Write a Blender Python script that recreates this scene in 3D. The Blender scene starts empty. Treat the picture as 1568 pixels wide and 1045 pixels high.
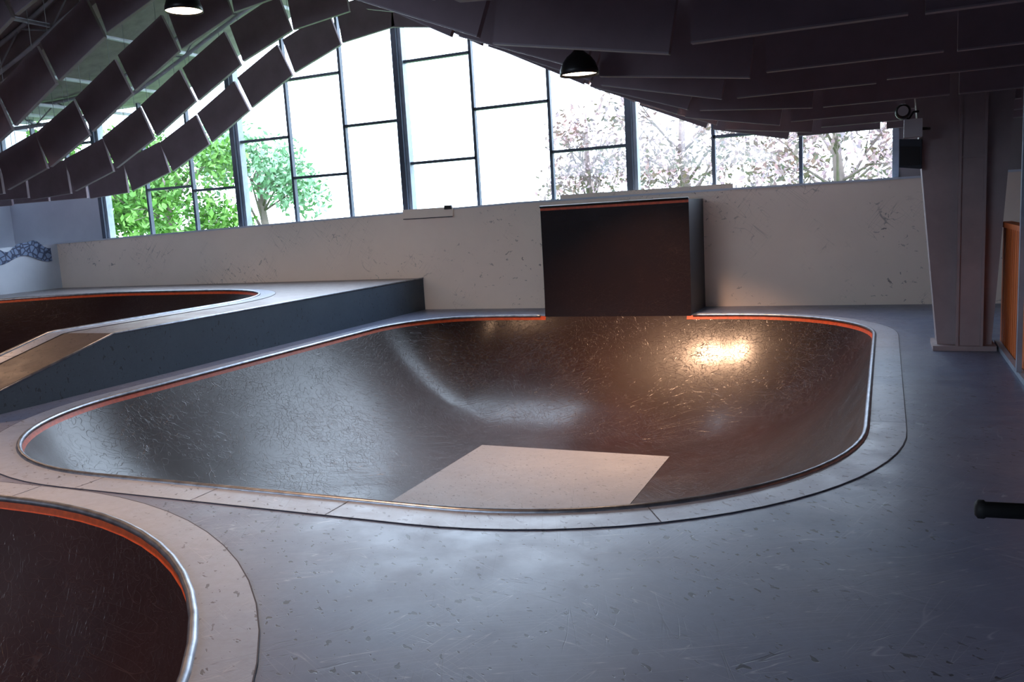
import bpy, bmesh, math, random
from mathutils import Vector, Matrix
from mathutils.geometry import tessellate_polygon
random.seed(4)
scene = bpy.context.scene
try:
    scene.view_settings.view_transform = 'Standard'
    scene.view_settings.look = 'None'
    scene.view_settings.exposure = 0.33
except Exception:
    pass

# ------------------------------------------------------------------ materials
def srgb(r, g, b):
    f = lambda c: (c/255/12.92) if c/255 <= .04045 else ((c/255+.055)/1.055)**2.4
    return (f(r), f(g), f(b), 1)

class NT:
    def __init__(s, name):
        s.m = bpy.data.materials.new(name); s.m.use_nodes = True
        s.t = s.m.node_tree; s.b = s.t.nodes['Principled BSDF']
        s.tc = s.t.nodes.new('ShaderNodeTexCoord')
    def n(s, typ, **kw):
        nd = s.t.nodes.new(typ)
        for k, v in kw.items(): setattr(nd, k, v)
        return nd
    def l(s, a, b): s.t.links.new(a, b)
    def noise(s, scale=1, detail=3, rough=.5, rot=(0, 0, 0), sc=(1, 1, 1), dist=0, loc=(0, 0, 0)):
        mp = s.n('ShaderNodeMapping')
        mp.inputs['Scale'].default_value = sc; mp.inputs['Location'].default_value = loc
        m2 = s.n('ShaderNodeMapping'); m2.inputs['Rotation'].default_value = rot
        s.l(s.tc.outputs['Object'], m2.inputs['Vector']); s.l(m2.outputs[0], mp.inputs['Vector'])
        nz = s.n('ShaderNodeTexNoise'); nz.inputs['Scale'].default_value = scale
        nz.inputs['Detail'].default_value = detail; nz.inputs['Roughness'].default_value = rough
        nz.inputs['Distortion'].default_value = dist
        s.l(mp.outputs[0], nz.inputs['Vector']); return nz.outputs['Fac']
    def ramp(s, fac, stops):
        r = s.n('ShaderNodeValToRGB'); e = r.color_ramp.elements
        while len(e) < len(stops): e.new(.5)
        for i, (p, c) in enumerate(stops):
            e[i].position = p
            e[i].color = c if hasattr(c, '__len__') else (c, c, c, 1)
        s.l(fac, r.inputs[0]); return r.outputs[0]
    def math(s, op, a, b):
        m = s.n('ShaderNodeMath', operation=op)
        for i, v in enumerate((a, b)):
            if isinstance(v, (int, float)): m.inputs[i].default_value = v
            else: s.l(v, m.inputs[i])
        return m.outputs[0]
    def mix(s, fac, a, b):
        m = s.n('ShaderNodeMix', data_type='RGBA')
        if isinstance(fac, (int, float)): m.inputs[0].default_value = fac
        else: s.l(fac, m.inputs[0])
        for i, v in ((6, a), (7, b)):
            if isinstance(v, tuple): m.inputs[i].default_value = v
            else: s.l(v, m.inputs[i])
        return m.outputs[2]
    def scratches(s, sets, width=.012, cover=.5, mscale=1.6):
        """thin contour lines of strongly stretched smooth noise = long straight scuffs"""
        out = None
        for i, (ang, sx, sy, rx) in enumerate(sets):
            nz = s.noise(1, 0, .5, (rx, 0, ang), (sx, sy, sy), .15, (i*3.7, i*9.1, 2*i))
            li = s.ramp(nz, [(.5-width, 0.), (.5, 1.), (.5+width, 0.)])
            pt = s.ramp(s.noise(mscale, 3, .65, loc=(i*5, 3, i)), [(cover-.02, 0.), (cover+.1, 1.)])
            v = s.math('MULTIPLY', li, pt)
            out = v if out is None else s.math('MAXIMUM', out, v)
        return out
    def bumpn(s, h, strength=.2, dist=.01):
        b = s.n('ShaderNodeBump'); b.inputs['Strength'].default_value = strength
        b.inputs['Distance'].default_value = dist
        s.l(h, b.inputs['Height']); return b.outputs[0]
    def bump(s, h, strength=.2, dist=.01):
        s.l(s.bumpn(h, strength, dist), s.b.inputs['Normal'])
    def setp(s, **kw):
        for k, v in kw.items():
            k = k.replace('_', ' ')
            if isinstance(v, (int, float, tuple)): s.b.inputs[k].default_value = v
            else: s.l(v, s.b.inputs[k])
        return s.m

def simple(name, c1, c2=None, rough=.6, metal=0, nscale=4, bump=0, spec=.5):
    q = NT(name)
    if c2 is None: c2 = tuple(x*.8 for x in c1[:3])+(1,)
    f = q.ramp(q.noise(nscale, 5, .6), [(.3, 0.), (.7, 1.)])
    q.setp(Base_Color=q.mix(f, c1, c2), Roughness=rough, Metallic=metal)
    q.b.inputs['Specular IOR Level'].default_value = spec
    if bump: q.bump(q.noise(nscale*10, 4), bump, .01)
    return q.m

def deck_mat(name, c1, c2, light, dark, rough=.38, spec=.5):
    q = NT(name)
    base = q.mix(q.ramp(q.noise(.5, 6, .6), [(.35, 0.), (.65, 1.)]), c1, c2)
    base = q.mix(q.ramp(q.noise(16, 6, .7), [(.40, 0.), (.80, .22)]), base, dark)
    s1 = q.scratches([(.5, .8, 18, 0), (-.6, 1.0, 20, 0), (1.9, .7, 17, 0), (2.7, .9, 21, 0)], .007, .50)
    s2 = q.scratches([(1.2, 1.1, 18, 0), (2.4, .9, 20, 0), (.2, 1.0, 19, 0)], .008, .52)
    base = q.mix(q.math('MULTIPLY', s1, .30), base, light)
    base = q.mix(q.math('MULTIPLY', s2, .6), base, dark)
    chips = q.ramp(q.noise(16, 2, .5, rot=(0, 0, .7), sc=(1, 1.7, 1), dist=.4), [(.655, 0.), (.67, 1.)])
    mask = q.ramp(q.noise(.7, 3, .5, loc=(3, 3, 3)), [(.40, 0.), (.50, 1.)])
    chips = q.math('MULTIPLY', chips, mask)
    base = q.mix(q.math('MULTIPLY', chips, .85), base, dark)
    lch = q.ramp(q.noise(9, 3, .6, rot=(0, 0, -.5), sc=(1, 2.0, 1), dist=.6, loc=(9, 2, 0)), [(.72, 0.), (.74, .35)])
    base = q.mix(lch, base, light)
    r = q.ramp(q.noise(3, 6, .7), [(.3, rough-.07), (.7, rough+.10)])
    h = q.math('SUBTRACT', q.math('MULTIPLY', q.noise(30, 3), .15), q.math('MAXIMUM', q.math('MULTIPLY', s2, .6), chips))
    q.bump(h, .3, .003)
    q.b.inputs['Specular IOR Level'].default_value = spec
    return q.setp(Base_Color=base, Roughness=r)

def bowl_mat(name, c1, c2, spec=.3, coat=.8, amt=.05):
    q = NT(name)
    base = q.mix(q.ramp(q.noise(.9, 5, .6), [(.3, 0.), (.7, 1.)]), c1, c2)
    s1 = q.scratches([(.35, .4, 14, .4), (-.5, .45, 15, -.3), (1.45, .4, 14, .6), (2.2, .45, 15, .2), (.9, .45, 16, .1)], .010, .46, 1.1)
    base = q.mix(q.math('MULTIPLY', s1, amt), base, srgb(165, 140, 140))
    r = q.ramp(q.noise(3, 6, .7), [(.3, .38), (.7, .50)])
    s_all = q.math('ADD', q.math('MULTIPLY', q.noise(7, 2), .10), s1)
    q.bump(s_all, .4, .003)
    q.b.inputs['Specular IOR Level'].default_value = spec
    q.b.inputs['Coat Weight'].default_value = coat
    q.b.inputs['Coat Roughness'].default_value = .22
    q.l(q.bumpn(s_all, .55, .003), q.b.inputs['Coat Normal'])
    return q.setp(Base_Color=base, Roughness=r)

M = {}
M['deck'] = deck_mat('painted_plywood_deck', srgb(88, 103, 136), srgb(108, 114, 138), srgb(190, 200, 220), srgb(36, 38, 48), .35, .65)
M['band'] = deck_mat('coping_band', srgb(134, 148, 174), srgb(148, 156, 174), srgb(204, 210, 222), srgb(76, 76, 84), .37, .65)
M['updeck'] = deck_mat('upper_deck_ply', srgb(138, 127, 128), srgb(118, 112, 116), srgb(184, 176, 176), srgb(72, 66, 66), .42)
M['ramp'] = deck_mat('ramp_ply', srgb(98, 76, 64), srgb(86, 72, 66), srgb(145, 122, 106), srgb(44, 38, 36), .48)
M['bowl'] = bowl_mat('dark_skate_surface', srgb(30, 14, 15), srgb(39, 19, 18), .22, .5, .05)
M['ext'] = bowl_mat('extension_skate_surface', srgb(30, 23, 28), srgb(37, 27, 31), .1, .03, .03)
M['panel'] = deck_mat('flat_bottom_panel', srgb(114, 115, 123), srgb(126, 126, 131), srgb(165, 160, 164), srgb(80, 78, 84), .5)
M['orange'] = simple('orange_tile_strip', srgb(212, 84, 34), srgb(170, 64, 28), .5, nscale=20)
M['steel'] = simple('steel_coping', srgb(170, 175, 186), srgb(120, 125, 136), .36, .9, 10)
M['seam'] = simple('seam_dark', srgb(70, 72, 84), rough=.8)
M['face'] = deck_mat('block_face_paint', srgb(58, 72, 86), srgb(66, 80, 95), srgb(88, 102, 118), srgb(34, 42, 52), .5)
M['extface'] = simple('extension_side_paint', srgb(40, 42, 50), rough=.5)
M['baffle'] = simple('baffle_fabric', srgb(146, 128, 136), srgb(132, 116, 124), .9, nscale=3)
M['baffle_edge'] = simple('baffle_edge', srgb(168, 156, 164), rough=.6)
M['roof'] = simple('roof_deck', srgb(166, 157, 158), srgb(138, 130, 132), .8)
M['truss'] = simple('truss_paint', srgb(190, 192, 200), srgb(160, 162, 170), .5)
M['frame'] = simple('window_frame_paint', srgb(84, 92, 108), srgb(66, 74, 90), .45)
M['frame_lt'] = simple('window_frame_alu', srgb(165, 176, 192), srgb(135, 146, 162), .4)
M['concrete'] = simple('column_paint', srgb(170, 154, 156), srgb(146, 133, 136), .6, nscale=2, bump=.15)
M['black'] = simple('black_metal', srgb(24, 23, 26), rough=.4)
M['blackrub'] = simple('black_rubber', srgb(20, 20, 22), rough=.7)
M['greywall'] = simple('grey_wall', srgb(164, 154, 156), srgb(148, 140, 144), .8, nscale=1)
M['bluewall'] = simple('pale_wall', srgb(212, 218, 230), srgb(196, 202, 216), .7, nscale=1)
M['bark'] = simple('bark', srgb(140, 122, 118), srgb(114, 100, 98), .9)
M['leaf_g'] = simple('leaf_green', srgb(104, 150, 54), srgb(66, 112, 48), .7, nscale=1.2)
M['leaf_t'] = simple('leaf_teal', srgb(116, 160, 120), srgb(140, 172, 140), .7, nscale=1.2)
M['leaf_p'] = simple('leaf_pink', srgb(164, 126, 120), srgb(134, 128, 136), .7, nscale=1.2)
M['lawn'] = simple('lawn', srgb(90, 130, 60), srgb(70, 110, 50), .9)
M['speaker'] = simple('speaker_case', srgb(42, 50, 62), rough=.5)
M['white'] = simple('white_plastic', srgb(205, 205, 210), rough=.4)

def wall_mat():
    q = NT('scuffed_white_wall')
    base = q.mix(q.ramp(q.noise(.6, 5, .6), [(.3, 0.), (.7, 1.)]), srgb(254, 236, 220), srgb(243, 225, 210))
    scuff = q.ramp(q.noise(8, 4, .65, sc=(1, 1, 1.3), dist=.6), [(.63, 0.), (.655, 1.)])
    mask = q.ramp(q.noise(.6, 2, .5, loc=(7, 1, 2)), [(.53, 0.), (.63, 1.)])
    base = q.mix(q.math('MULTIPLY', q.math('MULTIPLY', scuff, mask), .7), base, srgb(96, 84, 82))
    nz = q.noise(1, 0, .5, (0, .9, 0), (1.4, 1, 14), .1)
    st = q.ramp(nz, [(.492, 0.), (.5, 1.), (.508, 0.)])
    nz2 = q.noise(1, 0, .5, (0, -.7, 0), (1.4, 1, 13), .1, (4, 2, 1))
    st = q.math('MAXIMUM', st, q.ramp(nz2, [(.492, 0.), (.5, 1.), (.508, 0.)]))
    m2 = q.ramp(q.noise(.8, 3, .5, loc=(1, 4, 2)), [(.52, 0.), (.61, 1.)])
    base = q.mix(q.math('MULTIPLY', q.math('MULTIPLY', st, m2), .6), base, srgb(100, 88, 86))
    return q.setp(Base_Color=base, Roughness=.6)
M['wall'] = wall_mat()

def fence_mat():
    q = NT('orange_stained_wood')
    f = q.ramp(q.noise(1, 5, .6, sc=(20, 20, 1.5)), [(.3, 0.), (.7, 1.)])
    return q.setp(Base_Color=q.mix(f, srgb(240, 128, 48), srgb(192, 88, 32)), Roughness=.5)
M['fence'] = fence_mat()

def mural_mat():
    q = NT('snake_mural_paint')
    v = q.n('ShaderNodeTexVoronoi', feature='DISTANCE_TO_EDGE'); v.inputs['Scale'].default_value = 9
    q.l(q.tc.outputs['Object'], v.inputs['Vector'])
    f = q.ramp(v.outputs['Distance'], [(.06, 0.), (.16, 1.)])
    return q.setp(Base_Color=q.mix(f, srgb(54, 64, 92), srgb(120, 138, 172)), Roughness=.6)
M['mural'] = mural_mat()

def emis(name, col, st):
    q = NT(name)
    q.b.inputs['Emission Color'].default_value = col; q.b.inputs['Emission Strength'].default_value = st
    q.b.inputs['Base Color'].default_value = col
    return q.m
M['bulb'] = emis('lamp_glow', (1, .78, .55, 1), 10)

def glass():
    m = bpy.data.materials.new('window_glass'); m.use_nodes = True
    t = m.node_tree; t.nodes.clear()
    o = t.nodes.new('ShaderNodeOutputMaterial'); mx = t.nodes.new('ShaderNodeMixShader')
    a = t.nodes.new('ShaderNodeBsdfTransparent'); b = t.nodes.new('ShaderNodeBsdfGlossy')
    b.inputs['Roughness'].default_value = .03; mx.inputs[0].default_value = .04
    t.links.new(a.outputs[0], mx.inputs[1]); t.links.new(b.outputs[0], mx.inputs[2]); t.links.new(mx.outputs[0], o.inputs[0])
    return m
M['glass'] = glass()

# ------------------------------------------------------------------ mesh helpers
class MB:
    """mesh builder with material slots"""
    def __init__(s): s.v = []; s.f = []; s.mi = []; s.sm = []; s.mats = []
    def slot(s, m):
        if m not in s.mats: s.mats.append(m)
        return s.mats.index(m)
    def add(s, vs, fs, m, smooth=False):
        o = len(s.v); k = s.slot(m); s.v += [tuple(v) for v in vs]
        for f in fs: s.f.append([i+o for i in f]); s.mi.append(k); s.sm.append(smooth)
    def box(s, x0, x1, y0, y1, z0, z1, m):
        s.hexa([(x0, y0, z0), (x1, y0, z0), (x1, y1, z0), (x0, y1, z0), (x0, y0, z1), (x1, y0, z1), (x1, y1, z1), (x0, y1, z1)], m)
    def hexa(s, p, m):
        s.add(p, [(0, 3, 2, 1), (4, 5, 6, 7), (0, 1, 5, 4), (1, 2, 6, 5), (2, 3, 7, 6), (3, 0, 4, 7)], m)
    def tube(s, pts, r, m, closed=False, n=8):
        pts = [Vector(p) for p in pts]; N = len(pts); vs = []; rr = r if hasattr(r, '__len__') else [r]*N
        for i, p in enumerate(pts):
            a = pts[(i-1) % N] if (closed or i > 0) else p
            b = pts[(i+1) % N] if (closed or i < N-1) else p
            t = (b-a).normalized(); up = Vector((0, 0, 1)) if abs(t.z) < .95 else Vector((0, 1, 0))
            u = t.cross(up).normalized(); w = u.cross(t)
            for k in range(n):
                an = 2*math.pi*k/n; vs.append(p+(u*math.cos(an)+w*math.sin(an))*rr[i])
        fs = []
        for i in range(N if closed else N-1):
            j = (i+1) % N
            for k in range(n): fs.append((i*n+k, i*n+(k+1) % n, j*n+(k+1) % n, j*n+k))
        if not closed: fs += [tuple(range(n))[::-1], tuple((N-1)*n+k for k in range(n))]
        s.add(vs, fs, m, True)
    def lathe(s, prof, c, m, n=32, axis='z'):
        vs = []; fs = []
        for (r, h) in prof:
            for k in range(n):
                a = 2*math.pi*k/n
                if axis == 'z': vs.append((c[0]+r*math.cos(a), c[1]+r*math.sin(a), c[2]+h))
                elif axis == 'x': vs.append((c[0]+h, c[1]+r*math.cos(a), c[2]+r*math.sin(a)))
                else: vs.append((c[0]+r*math.cos(a), c[1]+h, c[2]+r*math.sin(a)))
        for i in range(len(prof)-1):
            for k in range(n): fs.append((i*n+k, i*n+(k+1) % n, (i+1)*n+(k+1) % n, (i+1)*n+k))
        s.add(vs, fs, m, True)
    def obj(s, name, parent=None):
        me = bpy.data.meshes.new(name); me.from_pydata(s.v, [], s.f)
        for m in s.mats: me.materials.append(m)
        for p, k, q in zip(me.polygons, s.mi, s.sm): p.material_index = k; p.use_smooth = q
        me.update(); bm = bmesh.new(); bm.from_mesh(me); bmesh.ops.recalc_face_normals(bm, faces=bm.faces)
        bm.to_mesh(me); bm.free()
        o = bpy.data.objects.new(name, me); scene.collection.objects.link(o)
        if parent: o.parent = parent
        return o
def empty(name):
    e = bpy.data.objects.new(name, None); e.empty_display_size = .2; scene.collection.objects.link(e); return e

def rring(x0, x1, y0, y1, rad, d=0, nc=20, ns=40, rmin=.3):
    """rounded rectangle, inset by d; rad=(bl,br,tr,tl)"""
    x0 += d; x1 -= d; y0 += d; y1 -= d
    bl, br, tr, tl = [max(r-d, rmin) for r in rad]
    cs = [((x0+bl, y0+bl), bl, math.pi), ((x1-br, y0+br), br, 1.5*math.pi), ((x1-tr, y1-tr), tr, 0), ((x0+tl, y1-tl), tl, .5*math.pi)]
    pts = []
    for i, ((cx, cy), r, a0) in enumerate(cs):
        arc = [(cx+r*math.cos(a0+math.pi/2*k/nc), cy+r*math.sin(a0+math.pi/2*k/nc)) for k in range(nc+1)]
        (nx, ny), nr, na = cs[(i+1) % 4]
        nxt = (nx+nr*math.cos(na), ny+nr*math.sin(na))
        pts += arc
        for k in range(1, ns):
            f = k/ns; pts.append((arc[-1][0]*(1-f)+nxt[0]*f, arc[-1][1]*(1-f)+nxt[1]*f))
    return pts

def build_bowl(rect, rad, D, L, zf, surf, gap=None):
    R = (L*L+D*D)/(2*D); th0 = math.asin(L/R); root = empty('skate_bowl')
    strip = .065/R; ths = [th0, th0-strip*.5, th0-strip]; K = 30
    ths += [(th0-strip)*(1-k/K) for k in range(1, K+1)]
    rings = []
    for th in ths:
        d = L-R*math.sin(th); z = -D+R-R*math.cos(th)
        rings.append([(x, y, z+zf(y)) for x, y in rring(*rect, rad, d)])
    N = len(rings[0]); mb = MB()
    ingap = lambda p: gap is not None and p[1] > rect[3]-.3 and gap[0]-.001 <= p[0] <= gap[1]+.001
    mb.v = [p for r in rings for p in r]; ks = mb.slot(surf)
    orange = []
    for i in range(len(rings)-1):
        for k in range(N):
            j = (k+1) % N
            f = [i*N+k, i*N+j, (i+1)*N+j, (i+1)*N+k]
            if i < 2 and not (ingap(rings[0][k]) and ingap(rings[0][j])): orange.append(f)
            else: mb.f.append(f); mb.mi.append(ks); mb.sm.append(True)
    ko = mb.slot(M['orange'])
    for f in orange: mb.f.append(f); mb.mi.append(ko); mb.sm.append(True)
    mb.f.append([(len(rings)-1)*N+k for k in range(N)]); mb.mi.append(ks); mb.sm.append(True)
    mb.obj('riding_surface', root)
    cp = MB(); rim = [(x, y, zf(y)+.004) for x, y in rring(*rect, rad, 0)]
    if gap:
        idx = [k for k in range(N) if not ingap(rim[k])]
        br = next(i for i in range(len(idx)) if idx[i] != idx[i-1]+1 and i > 0)
        idx = idx[br:]+idx[:br]; cp.tube([rim[k] for k in idx], .023, M['steel'])
    else: cp.tube(rim, .023, M['steel'], True)
    cp.obj('coping_pipe', root)
    bd = MB()
    for (a, b, m, dz) in ((.0, .26, M['band'], .006), (.26, .266, M['seam'], .0065)):
        ro = [(x, y, zf(y)+dz) for x, y in rring(*rect, rad, -a)]; r2 = [(x, y, zf(y)+dz) for x, y in rring(*rect, rad, -b)]
        bd.add(ro+r2, [(k, (k+1) % N, N+(k+1) % N, N+k) for k in range(N)], m)
    ro = [Vector((x, y, zf(y)+.0075)) for x, y in rring(*rect, rad, -.02)]; r2 = [Vector((x, y, zf(y)+.0075)) for x, y in rring(*rect, rad, -.26)]
    for k in range(7, N, 15):
        t = (ro[(k+1) % N]-ro[k-1]).normalized()*.0025
        bd.add([ro[k]-t, ro[k]+t, r2[k]+t, r2[k]-t], [(0, 1, 2, 3)], M['seam'])
    bd.obj('coping_band', root)
    return root, R

def fill(mb, outer, holes, m, zf=lambda y: 0):
    loops = [[Vector((x, y, 0)) for x, y in outer]]+[[Vector((x, y, 0)) for x, y in h] for h in holes]
    tris = tessellate_polygon(loops); vs = [v for l in loops for v in l]
    mb.add([(v.x, v.y, zf(v.y)) for v in vs], [tuple(t) for t in tris], m)

# ------------------------------------------------------------------ layout constants
WY = 14.1       # face of the back wall
BX = -8.05      # face of raised block
flat = lambda y: 0.0
def hup(y): return .6 if y >= 6.95 else max(0., .6-.257*(6.95-y))

MAIN = ((-7.5, -.12, 4.12, 12.95), (2.35, 2.3, 2.0, 1.5))
LOW = ((-13.0, -1.8, -6.5, 3.57), (3.27, 3.27, 3.27, 3.27))
UP = ((-17.0, -9.1, 4.9, 12.35), (1.2, 1.2, 2.6, 3.5))

# floor (deck)
fl = MB()
Y6 = 6.95-.6/.257
fill(fl, [(-19.5, -8), (3.5, -8), (3.5, 15), (BX, 15), (BX, Y6), (-19.5, Y6)], [rring(*MAIN[0], MAIN[1]), rring(*LOW[0], LOW[1])], M['deck'])
fl.obj('floor')

root, R = build_bowl(MAIN[0], MAIN[1], 1.5, 2.35, flat, M['bowl'], gap=(-5.15, -2.75))
pp = MB(); pp.box(-5.18, -2.52, 6.75, 10.4, -1.52, -1.494, M['panel']); pp.obj('flat_bottom_panel', root)
# extension (vert wall section over the bowl)
ex = MB(); ZT = 1.77; WE = WY-.02
prof = [(12.945, -.02), (12.955, .08), (12.965, .25), (12.97, .5), (12.97, 1.1), (12.97, ZT-.05), (12.97, ZT)]
a, b = -5.14, -2.73
n = len(prof); vs = [(a, y, z) for y, z in prof]+[(b, y, z) for y, z in prof]
ex.add(vs, [(i, i+1, n+i+1, n+i) for i in range(n-2)], M['ext'], True)
ex.add([(a, prof[-1][0]-.002, ZT-.05), (b, prof[-1][0]-.002, ZT-.05), (b, prof[-1][0]-.002, ZT), (a, prof[-1][0]-.002, ZT)], [(0, 1, 2, 3)], M['orange'])
for x in (a, b):
    ex.add([(x, y, z) for y, z in prof]+[(x, WE, ZT), (x, WE, 0)], [tuple(range(n+2))], M['extface'])
ex.add([(a, prof[-1][0]-.02, ZT), (b, prof[-1][0]-.02, ZT), (b, WE, ZT), (a, WE, ZT)], [(0, 1, 2, 3)], M['extface'])
ex.tube([(a, prof[-1][0]-.01, ZT+.01), (b, prof[-1][0]-.01, ZT+.01)], .02, M['black'])
ex.obj('ramp_extension_box', root)
build_bowl(LOW[0], LOW[1], 1.9, 2.4, flat, M['bowl'])
build_bowl(UP[0], UP[1], 1.4, 2.2, hup, M['bowl'])

# raised platform with roll-down
pb = MB()
fill(pb, [(-19.5, 4.62), (BX, 4.62), (BX, WY), (-19.5, WY)], [rring(*UP[0], UP[1])], M['updeck'])
po = pb.obj('raised_skate_platform')
bm = bmesh.new(); bm.from_mesh(po.data)
for yy in (6.95, 6.2, 5.5, 5.0):
    bmesh.ops.bisect_plane(bm, geom=bm.verts[:]+bm.edges[:]+bm.faces[:], plane_co=(0, yy, 0), plane_no=(0, 1, 0))
po.data.materials.append(M['ramp'])
for v in bm.verts: v.co.z = hup(v.co.y)
for f in bm.faces:
    if f.calc_center_median().y < 6.95: f.material_index = 1
bm.to_mesh(po.data); bm.free()
sd = MB()
sd.add([(BX, Y6, 0), (BX, WY, 0), (BX, WY, .6), (BX, 6.95, .6)], [(0, 1, 2, 3)], M['face'])
sd.obj('side_face', po)
ed = MB(); ed.tube([(BX, Y6, .0), (BX, 6.95, .6), (BX, WY, .6)], .014, M['steel']); ed.obj('edge_trim', po)

# ------------------------------------------------------------------ back wall
bw = MB()
wt = lambda x: 1.88 if x > -6 else 1.88-.25*(-6-x)/11.8
xs = [-17.9, -14, -10, -6, 0.0, 3.5]
for x0, x1 in zip(xs[:-1], xs[1:]):
    z0, z1 = wt(x0), wt(x1)
    bw.hexa([(x0, WY, 0), (x1, WY, 0), (x1, WY+.2, 0), (x0, WY+.2, 0), (x0, WY, z0), (x1, WY, z1), (x1, WY+.2, z1), (x0, WY+.2, z0)], M['wall'])
bw.box(-5.2, -2.25, WY-.012, WY+.2, 1.80, 1.98, M['wall'])
bw.obj('wall_back')
tr = MB()
for x0, x1 in zip(xs[:-1], xs[1:]):
    z0, z1 = wt(x0), wt(x1)
    tr.hexa([(x0, WY-.02, z0-.002), (x1, WY-.02, z1-.002), (x1, WY+.24, z1-.002), (x0, WY+.24, z0-.002), (x0, WY-.02, z0+.03), (x1, WY-.02, z1+.03), (x1, WY+.24, z1+.03), (x0, WY+.24, z0+.03)], M['bluewall'])
tr.obj('trim_1')
bx = MB(); bx.box(-8.35, -7.3, WY-.06, WY+.02, 1.72, 1.9, M['wall']); bx.box(-7.45, -7.3, WY-.09, WY-.05, 1.86, 1.93, M['black']); bx.box(-8.35, -7.3, WY-.065, WY-.058, 1.715, 1.73, M['seam'])
bx.obj('wall_access_cover')

# left low wall with mural
lw = MB(); lw.box(-18.0, -17.8, 4, WY+.1, 0, 1.62, M['bluewall']); lw.obj('wall_left_low')
mu = MB(); N = 40; top = []; bot = []
for k in range(N+1):
    y = 10.6+3.3*k/N
    top.append((-17.77, y, 1.64+.10*math.sin(k*.42)+.03*math.sin(k*1.1)))
    bot.append((-17.77, y, 1.33+.09*math.sin(k*.42+.9)))
bk = [(-17.795, p[1], p[2]) for p in top+bot]
mu.add(top+bot+bk, [(k, k+1, N+1+k+1, N+1+k) for k in range(N)]+[(2*N+2+k, 2*N+3+k, k+1, k) for k in range(N)], M['mural'])
mu.obj('snake_mural_cutout')

# ------------------------------------------------------------------ shell
PK = -7.9
def hump(x):
    u = abs(x-PK)*(.93 if x < PK else 1)
    return (1+math.cos(math.pi*u/7))/2 if u < 7 else 0
def zb(x): return 2.55+2.45*hump(x)
def zr(x): return 4.55+2.0*hump(x)
GY = WY+.2
def wallx(name, x, y0, y1, z0, z1, m, t=.15):
    w = MB(); w.box(min(x, x+t), max(x, x+t), y0, y1, z0, z1, m); return w.obj(name)
wallx('wall_left', -19.65, -8, 15, 0, 4.7, M['bluewall'])
wallx('wall_right', 3.5, -8, 15, 0, 4.7, M['greywall'])
# gable behind the viewpoint: solid wall, upper glazing added to let in fill light
ZC = 3.3
w = MB(); w.box(-19.5, 3.5, -8.2, -8, 0, ZC, M['greywall']); w.box(-19.5, -16.3, -8.2, -8, ZC, 4.7, M['greywall']); w.box(.12, 3.5, -8.2, -8, ZC, 4.7, M['greywall'])
w.obj('wall_rear')
wm = MB()
for k in range(12):
    x0 = -16.3+16.42*k/12; x1 = -16.3+16.42*(k+1)/12
    q = .1 if k % 3 == 0 else .03
    wm.box(x0-q, x0+q, -8.18, -8.04, ZC, zr(x0), M['frame'])
    for i in range(4):
        xa, xb = x0+(x1-x0)*i/4, x0+(x1-x0)*(i+1)/4
        wm.add([(xa, -8.1, ZC), (xb, -8.1, ZC), (xb, -8.1, zr(xb)), (xa, -8.1, zr(xa))], [(0, 1, 2, 3)], M['glass'])
wm.obj('window_6')
# upper parts of the back wall beside the glazing
w = MB(); w.box(-19.5, -16.3, GY, GY+.15, 0, 3.15, M['bluewall']); w.box(.12, 3.5, GY, GY+.15, 0, 4.7, M['greywall']); w.obj('wall_back_upper')
w = MB(); w.add([(-19.5, GY+.03, 3.15), (-16.3, GY+.03, 3.15), (-16.3, GY+.03, 4.6), (-19.5, GY+.03, 4.6)], [(0, 1, 2, 3)], M['glass'])
for x in (-19.45, -18.4, -17.35): w.box(x-.03, x+.03, GY-.03, GY+.06, 3.15, 4.6, M['frame'])
w.box(-19.5, -16.3, GY-.03, GY+.06, 3.85, 3.9, M['frame']); w.obj('window_5')
# ceiling
c = MB(); xs = [-19.65+.5*k for k in range(47)]+[3.65]
v = []
for x in xs: v += [(x, -8.2, zr(x)), (x, GY+.3, zr(x)), (x, -8.2, zr(x)+.2), (x, GY+.3, zr(x)+.2)]
fs = []
for i in range(len(xs)-1):
    o = 4*i; fs += [(o, o+1, o+5, o+4), (o+2, o+3, o+7, o+6), (o, o+4, o+6, o+2), (o+1, o+5, o+7, o+3)]
c.add(v, fs, M['roof']); c.obj('ceiling')

# joists and pipes
j = MB()
for y in [12.7-2.8*k for k in range(7)]:
    px = [-19+.7*k for k in range(32)]
    j.tube([(x, y, zr(x)-.06) for x in px], .04, M['truss'], n=4)
    j.tube([(x, y, zr(x)-.46) for x in px], .04, M['truss'], n=4)
    for k in range(len(px)-1):
        za, zc = (-.06, -.46) if k % 2 else (-.46, -.06)
        j.tube([(px[k], y, zr(px[k])+za), (px[k+1], y, zr(px[k+1])+zc)], .018, M['truss'], n=4)
for x in (-18.4, -17.3, -16.2, -15.0, -13.6, -12.2, -10.4, -5.4, -3.0, -.8):
    j.tube([(x, -8, zr(x)-.25), (x, 14.2, zr(x)-.25)], .035, M['truss'], n=6)
j.obj('roof_joists')

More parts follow.
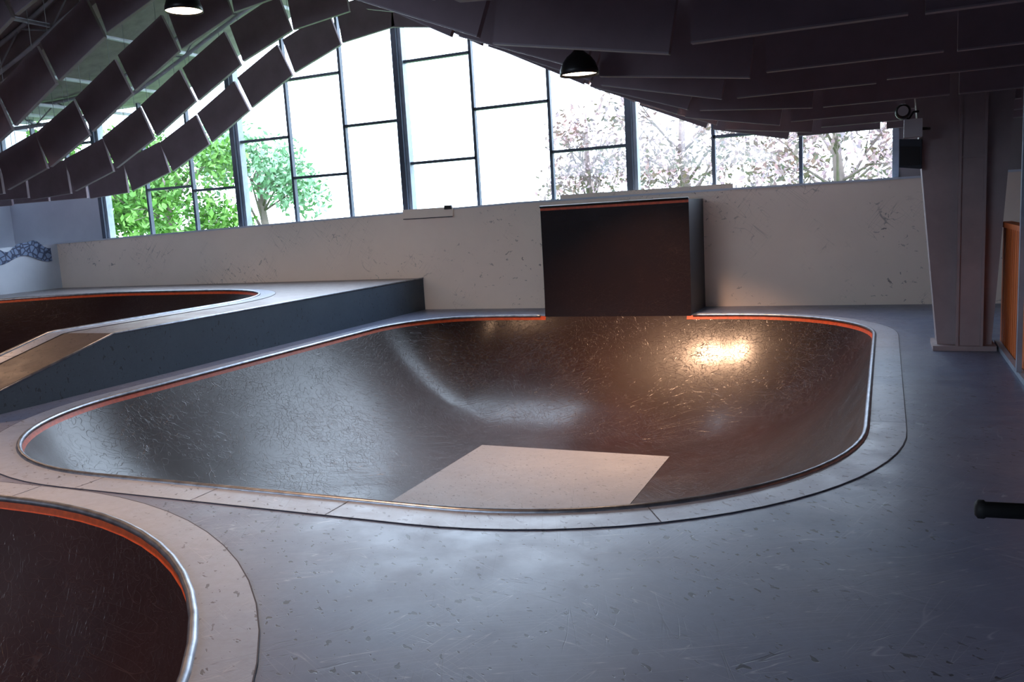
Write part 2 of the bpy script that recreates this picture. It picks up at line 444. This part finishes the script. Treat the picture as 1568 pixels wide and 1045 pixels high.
# baffles
bf = MB()
rows = [13.45-1.4*k for k in range(13)]
for ri, y in enumerate(rows):
    for sgn in (1, -1):
        x = PK + (.56+(0, .42, .18, .62)[ri % 4]*(1 if sgn > 0 else 0))*sgn
        while -19.2 < x < 3.2:
            sl = (zb(x+.05)-zb(x-.05))/.1; ang = math.atan(sl); ca, sa = math.cos(ang), math.sin(ang)
            h, ln, t = .64, 1.12, .025
            cx, cz = x, zb(x)+.35+random.uniform(-.02, .02)
            def P(u, w, yy): return (cx+u*ca-w*sa, yy, cz+u*sa+w*ca)
            q = ln/2
            bf.hexa([P(-q, -h/2, y-t), P(q, -h/2, y-t), P(q, -h/2, y+t), P(-q, -h/2, y+t), P(-q, h/2, y-t), P(q, h/2, y-t), P(q, h/2, y+t), P(-q, h/2, y+t)], M['baffle'])
            bf.hexa([P(-q, -h/2-.010, y-t-.003), P(q, -h/2-.010, y-t-.003), P(q, -h/2-.010, y+t+.003), P(-q, -h/2-.010, y+t+.003), P(-q, -h/2, y-t-.003), P(q, -h/2, y-t-.003), P(q, -h/2, y+t+.003), P(-q, -h/2, y+t+.003)], M['baffle_edge'])
            for u in (-.4, .4):
                p = P(u, h/2, y); bf.tube([p, (p[0], y, zr(p[0]))], .006, M['truss'], n=4)
            x += sgn*1.2*ca
bf.obj('ceiling_acoustic_baffles')

# ------------------------------------------------------------------ glazing
FX = [-16.3, -12.33, -8.33, -3.93, .12]
bars = {0: [[3.5], [2.7], [2.6]], 1: [[3.5], [2.68, 4.6], [3.58]], 2: [[2.76, 4.62], [3.62], [2.74]], 3: [[3.6], [2.75], [3.6]]}
for i in range(4):
    x0, x1 = FX[i], FX[i+1]; wm = MB()
    th = [x0, x0+(x1-x0)/3, x0+2*(x1-x0)/3, x1]
    nn = 8
    for k in range(nn):
        u, v_ = x0+(x1-x0)*k/nn, x0+(x1-x0)*(k+1)/nn
        wm.add([(u, GY+.03, wt(u)), (v_, GY+.03, wt(v_)), (v_, GY+.03, zr(v_)), (u, GY+.03, zr(u))], [(0, 1, 2, 3)], M['glass'])
    wm.box(x0-.09, x0+.02, GY-.12, GY+.10, wt(x0), zr(x0), M['frame']); wm.box(x0+.02, x0+.09, GY-.06, GY+.10, wt(x0), zr(x0), M['frame_lt'])
    for x in th[1:3]: wm.box(x-.028, x+.028, GY-.03, GY+.06, wt(x), zr(x), M['frame'])
    for cidx in range(3):
        for z in bars[i][cidx]:
            if z < zr(th[cidx]): wm.box(th[cidx], th[cidx+1], GY-.03, GY+.06, z-.025, z+.025, M['frame'])
    wm.box(x0, x1, GY-.05, GY+.06, wt((x0+x1)/2)-.1, wt(x0)+.03, M['frame_lt'])
    if i == 3: wm.box(x1-.04, x1+.05, GY-.05, GY+.1, 1.85, zr(x1), M['frame_lt'])
    wm.obj('window_%d' % (i+1))

# ------------------------------------------------------------------ column
def column(x, y, mir=1):
    cb = MB()
    def sect(z, a, b, d): return [(x+mir*a, y-d, z), (x+mir*b, y-d, z), (x+mir*b, y+d, z), (x+mir*a, y+d, z)]
    lv = [sect(0, -.25, .25, .2), sect(2.75, -.50, .42, .2), sect(zr(x)+.02, -.66, .44, .2)]
    vs = [p for s_ in lv for p in s_]; fs = [(0, 1, 2, 3), (8, 9, 10, 11)]
    for i in range(2):
        for k in range(4): fs.append((4*i+k, 4*i+(k+1) % 4, 4*i+4+(k+1) % 4, 4*i+4+k))
    cb.add(vs, fs, M['concrete'])
    cb.box(x-.06, x+.14, y-.29, y-.19, 0, zr(x), M['concrete'])
    cb.box(x-.085, x-.06, y-.31, y-.19, 0, zr(x), M['concrete'])
    cb.box(x+.14, x+.165, y-.31, y-.19, 0, zr(x), M['concrete'])
    cb.box(x-.30, x+.29, y-.33, y+.24, 0, .05, M['concrete'])
    cb.box(x-.075, x+.15, y-.32, y-.29, 1.98, 2.0, M['concrete'])
    return cb.obj('support_column')
column(.76, 10.2); column(.76, -4.5); column(-18.7, 10.2, -1); column(-18.7, -4.5, -1)
ar = MB()
for y in (10.2, -4.5):
    px = [-18.6+.5*k for k in range(39)]
    for u, v_ in zip(px[:-1], px[1:]):
        ar.hexa([(u, y-.15, zr(u)-.5), (v_, y-.15, zr(v_)-.5), (v_, y+.15, zr(v_)-.5), (u, y+.15, zr(u)-.5), (u, y-.15, zr(u)), (v_, y-.15, zr(v_)), (v_, y+.15, zr(v_)), (u, y+.15, zr(u))], M['concrete'])
ar.obj('roof_arch_beam')
# floodlight + speaker on the column
sp = MB()
sp.hexa([(.12, 9.90, 1.93), (.33, 9.90, 1.90), (.35, 10.12, 1.92), (.14, 10.12, 1.95), (.12, 9.88, 2.22), (.33, 9.88, 2.20), (.35, 10.12, 2.2), (.14, 10.12, 2.22)], M['speaker'])
sp.box(.13, .32, 9.885, 9.90, 1.945, 2.19, M['black']); sp.tube([(.3, 10.1, 2.1), (.35, 10.15, 2.1)], .02, M['black'])
sp.obj('wall_speaker')
fd = MB(); fy = -.26
fd.box(.16, .33, 9.98+fy, 10.12+fy, 2.22, 2.40, M['white']); fd.tube([(.33, 10.05+fy, 2.3), (.40, 10.11+fy, 2.3)], .015, M['black'])
fd.lathe([(0, 0), (.06, 0), (.075, .05), (.075, .14), (.06, .18), (0, .18)], (.15, 9.9+fy, 2.48), M['black'], 20, 'y')
fd.lathe([(0, -.002), (.05, -.002)], (.15, 9.9+fy, 2.48), M['white'], 20, 'y')
fd.tube([(.15, 10.0+fy, 2.48), (.2, 10.05+fy, 2.40), (.25, 10.1+fy, 2.48), (.30, 10.11+fy, 2.48)], .012, M['black'])
fd.obj('emergency_floodlight')

# fence
fc = MB(); y = 10.35
while y > 4.6:
    fc.box(1.13, 1.16, y-.11, y, .04, 1.26, M['fence']); y -= .135
for z in (.25, 1.05): fc.box(1.16, 1.20, 4.6, 10.35, z, z+.09, M['fence'])
fc.box(1.10, 1.21, 4.6, 10.35, 1.26, 1.31, M['fence'])
for yy in (10.25, 7.4, 4.7): fc.box(1.20, 1.29, yy-.05, yy+.05, 0, 1.26, M['fence'])
fc.obj('wooden_fence')
t2 = MB(); t2.box(1.07, 1.12, 4.6, 10.3, 0, .05, M['frame_lt']); t2.obj('trim_2')
ps = MB(); ps.box(1.055, 1.095, 8.46, 8.52, 0.05, zr(1.1), M['frame_lt']); ps.box(1.095, 1.22, 8.44, 8.54, 1.32, zr(1.1), M['bluewall']); ps.obj('door_post')

# ------------------------------------------------------------------ pendant lamps
def lamp(x, y, z, power, r=.23, rec=0, spread=180):
    root = empty('pendant_lamp'); b_ = MB(); s_ = r/.23
    b_.lathe([(.03, .30*s_), (.05*s_, .29*s_), (.09*s_, .25*s_), (r*.62, .21*s_), (r*.85, .14*s_), (r*.97, .06*s_), (r, 0), (r*.985, 0), (r*.95, .06*s_), (r*.82, .13*s_), (r*.6, .195*s_), (.05*s_, .24*s_)], (x, y, z), M['black'])
    b_.lathe([(.0, .36*s_), (.03, .36*s_), (.035, .28*s_), (.0, .28*s_)], (x, y, z), M['black'], 16)
    b_.tube([(x, y, z+.34*s_), (x, y, zr(x))], .008, M['black'], n=6); b_.obj('shade', root)
    g = MB(); k = .96 if rec == 0 else .78
    g.lathe([(0, .02+rec), (r*.5, .015+rec), (r*k, .02+rec)], (x, y, z), M['bulb']); g.obj('diffuser', root)
    ld = bpy.data.lights.new('lamp_light', 'AREA'); ld.shape = 'DISK'; ld.size = r*1.6; ld.energy = power; ld.color = (1, .60, .36)
    ld.spread = math.radians(spread)
    lo = bpy.data.objects.new('lamp_light', ld); lo.location = (x, y, z+.005); scene.collection.objects.link(lo); lo.parent = root
lamp(-3.2, 10.95, 3.52, 150, rec=.12, spread=95); lamp(-8.05, 8.6, 4.42, 40, spread=130)  # first lamp is extra, unseen behind the baffles, added for the bowl highlight
lamp(-2.08, 6.17, 2.655, 6, r=.145, spread=100)
lamp(-4.8, 2.95, 4.1, 85, spread=120); lamp(-13.6, 8.4, 3.3, 45)  # both out of view, added for warm fill

# ------------------------------------------------------------------ kick scooter, grip just enters the frame
sc = empty('kick_scooter'); s_ = MB(); X, Y = .50, 2.08
s_.tube([(.22, Y-.02, .95), (.30, Y, .95), (.50, Y+.02, .94), (.70, Y, .95), (.78, Y-.02, .95)], .014, M['steel'], n=12)
for g0, g1 in ((.19, .33), (.67, .81)):
    s_.tube([(g0-.006, Y-.02, .95), (g0, Y-.02, .95), (g0+.012, Y-.02, .95), (g0+.016, Y-.02, .95), (g1, Y-.01, .95)], [.014, .021, .021, .0175, .0175], M['blackrub'], n=16)
s_.tube([(X, Y+.02, .94), (X, Y+.10, .16)], .017, M['steel'], n=12)
s_.tube([(X, Y+.08, .24), (X, Y+.105, .12)], .026, M['black'], n=12)
s_.tube([(X, Y+.09, .18), (X, Y-.05, .09), (X, Y-.10, .085)], .022, M['black'], n=10)
s_.box(X-.055, X+.055, Y-.60, Y-.06, .07, .09, M['black'])
for sx in (-.03, .03): s_.box(X+sx-.005, X+sx+.005, Y+.08, Y+.15, .05, .16, M['black']); s_.box(X+sx-.005, X+sx+.005, Y-.72, Y-.58, .045, .085, M['black'])
for wy in (Y+.12, Y-.68):
    s_.lathe([(0, -.012), (.035, -.014), (.052, -.012), (.055, 0), (.052, .012), (.035, .014), (0, .012)], (X, wy, .055), M['blackrub'], 24, 'x')
s_.tube([(X-.03, Y-.3, .075), (X-.12, Y-.32, .006)], .007, M['steel'], n=6)
s_.obj('scooter_body', sc)

# ------------------------------------------------------------------ exterior
g = MB(); g.box(-80, 60, GY+.4, 90, -.4, -.05, M['lawn']); g.obj('ground_lawn')
def tree(x, y, h, r, leaf, n, seed, blobs=9, size=.22, zc=None):
    random.seed(seed); root = empty('tree'); t_ = MB(); zc = zc or h*.62
    t_.tube([(x, y, -.1), (x+.1, y, h*.25), (x-.05, y, h*.5), (x, y, h*.8)], [.22, .17, .12, .04], M['bark'], n=8)
    cs = []
    for k in range(blobs):
        a_ = 2*math.pi*k/blobs+random.uniform(-.3, .3); rr = r*random.uniform(.35, .8)
        p = Vector((x+rr*math.cos(a_), y+rr*math.sin(a_), zc+random.uniform(-.45, .55)*r)); cs.append(p)
        b0 = Vector((x, y, h*random.uniform(.2, .5))); mid = (b0+p)/2+Vector((0, 0, .2))
        t_.tube([b0, mid, p], [.055, .035, .012], M['bark'], n=6)
        for _ in range(3):
            q_ = p+Vector((random.uniform(-1, 1), random.uniform(-1, 1), random.uniform(-.6, .9)))*r*.35
            t_.tube([mid, (mid+q_)/2+Vector((0, 0, .15)), q_], [.025, .016, .008], M['bark'], n=5)
    t_.obj('trunk_branches', root)
    lf = MB()
    for _ in range(n):
        c_ = random.choice(cs); d = Vector((random.gauss(0, 1), random.gauss(0, 1), random.gauss(0, .8)))
        p = c_+d.normalized()*r*.45*random.random()**.5
        u = Vector((random.uniform(-1, 1), random.uniform(-1, 1), random.uniform(-1, 1))).normalized()
        w_ = u.cross(Vector((random.uniform(-1, 1), random.uniform(-1, 1), 1))).normalized(); s2 = size*random.uniform(.5, 1.1)
        lf.add([p-u*s2, p-w_*s2*.5, p+u*s2, p+w_*s2*.5], [(0, 1, 2, 3)], leaf)
    lf.obj('foliage', root)
tree(-27.5, 24, 6.0, 3.4, M['leaf_g'], 6500, 1, zc=3.4, size=.17)
tree(-23.2, 23, 5.5, 2.6, M['leaf_g'], 5500, 2, zc=2.9, size=.17)
tree(-22.8, 27.5, 6.2, 2.6, M['leaf_t'], 4000, 3, zc=3.8, size=.17)
tree(-9.6, 29, 6.5, 2.0, M['leaf_p'], 2000, 4, zc=3.4, size=.13)
tree(-5.8, 27, 7.0, 3.0, M['leaf_p'], 3200, 5, zc=3.8, size=.13)
tree(-1.2, 25, 6.0, 2.8, M['leaf_p'], 3400, 6, zc=3.0, size=.13)
tree(2.4, 29, 6.5, 3.0, M['leaf_p'], 3200, 7, zc=3.2, size=.13)

# ------------------------------------------------------------------ world and portals
wd = bpy.data.worlds.new('sky'); scene.world = wd; wd.use_nodes = True
bg = wd.node_tree.nodes['Background']; bg.inputs[0].default_value = (.66, .81, 1.0, 1); bg.inputs[1].default_value = 7.8
for nm, loc, rx, sx, sy in (('window_portal', (-9.7, GY+.12, 4.1), -90, 19.6, 4.9), ('window_portal_rear', (-8.1, -8.12, 4.9), 90, 16.4, 3.3)):  # rear portal serves the added fill glazing
    pl = bpy.data.lights.new(nm, 'AREA'); pl.shape = 'RECTANGLE'; pl.size = sx; pl.size_y = sy
    pl.cycles.is_portal = True
    pobj = bpy.data.objects.new(nm, pl); pobj.location = loc; pobj.rotation_euler = (math.radians(rx), 0, 0)
    scene.collection.objects.link(pobj)

# ------------------------------------------------------------------ camera
yaw = math.radians(24); pit = math.radians(8.3); rol = math.radians(3.3)
F = Vector((-math.sin(yaw)*math.cos(pit), math.cos(yaw)*math.cos(pit), -math.sin(pit)))
R0 = Vector((math.cos(yaw), math.sin(yaw), 0)); U0 = R0.cross(F)
Rv = R0*math.cos(rol)-U0*math.sin(rol); Uv = U0*math.cos(rol)+R0*math.sin(rol)
cd = bpy.data.cameras.new('camera'); cd.sensor_width = 36; cd.lens = 29.85; cd.clip_start = .05; cd.clip_end = 300
co = bpy.data.objects.new('camera', cd); scene.collection.objects.link(co)
mt = Matrix((Rv, Uv, -F)).transposed().to_4x4(); mt.translation = (0, 0, 1.65); co.matrix_world = mt
scene.camera = co
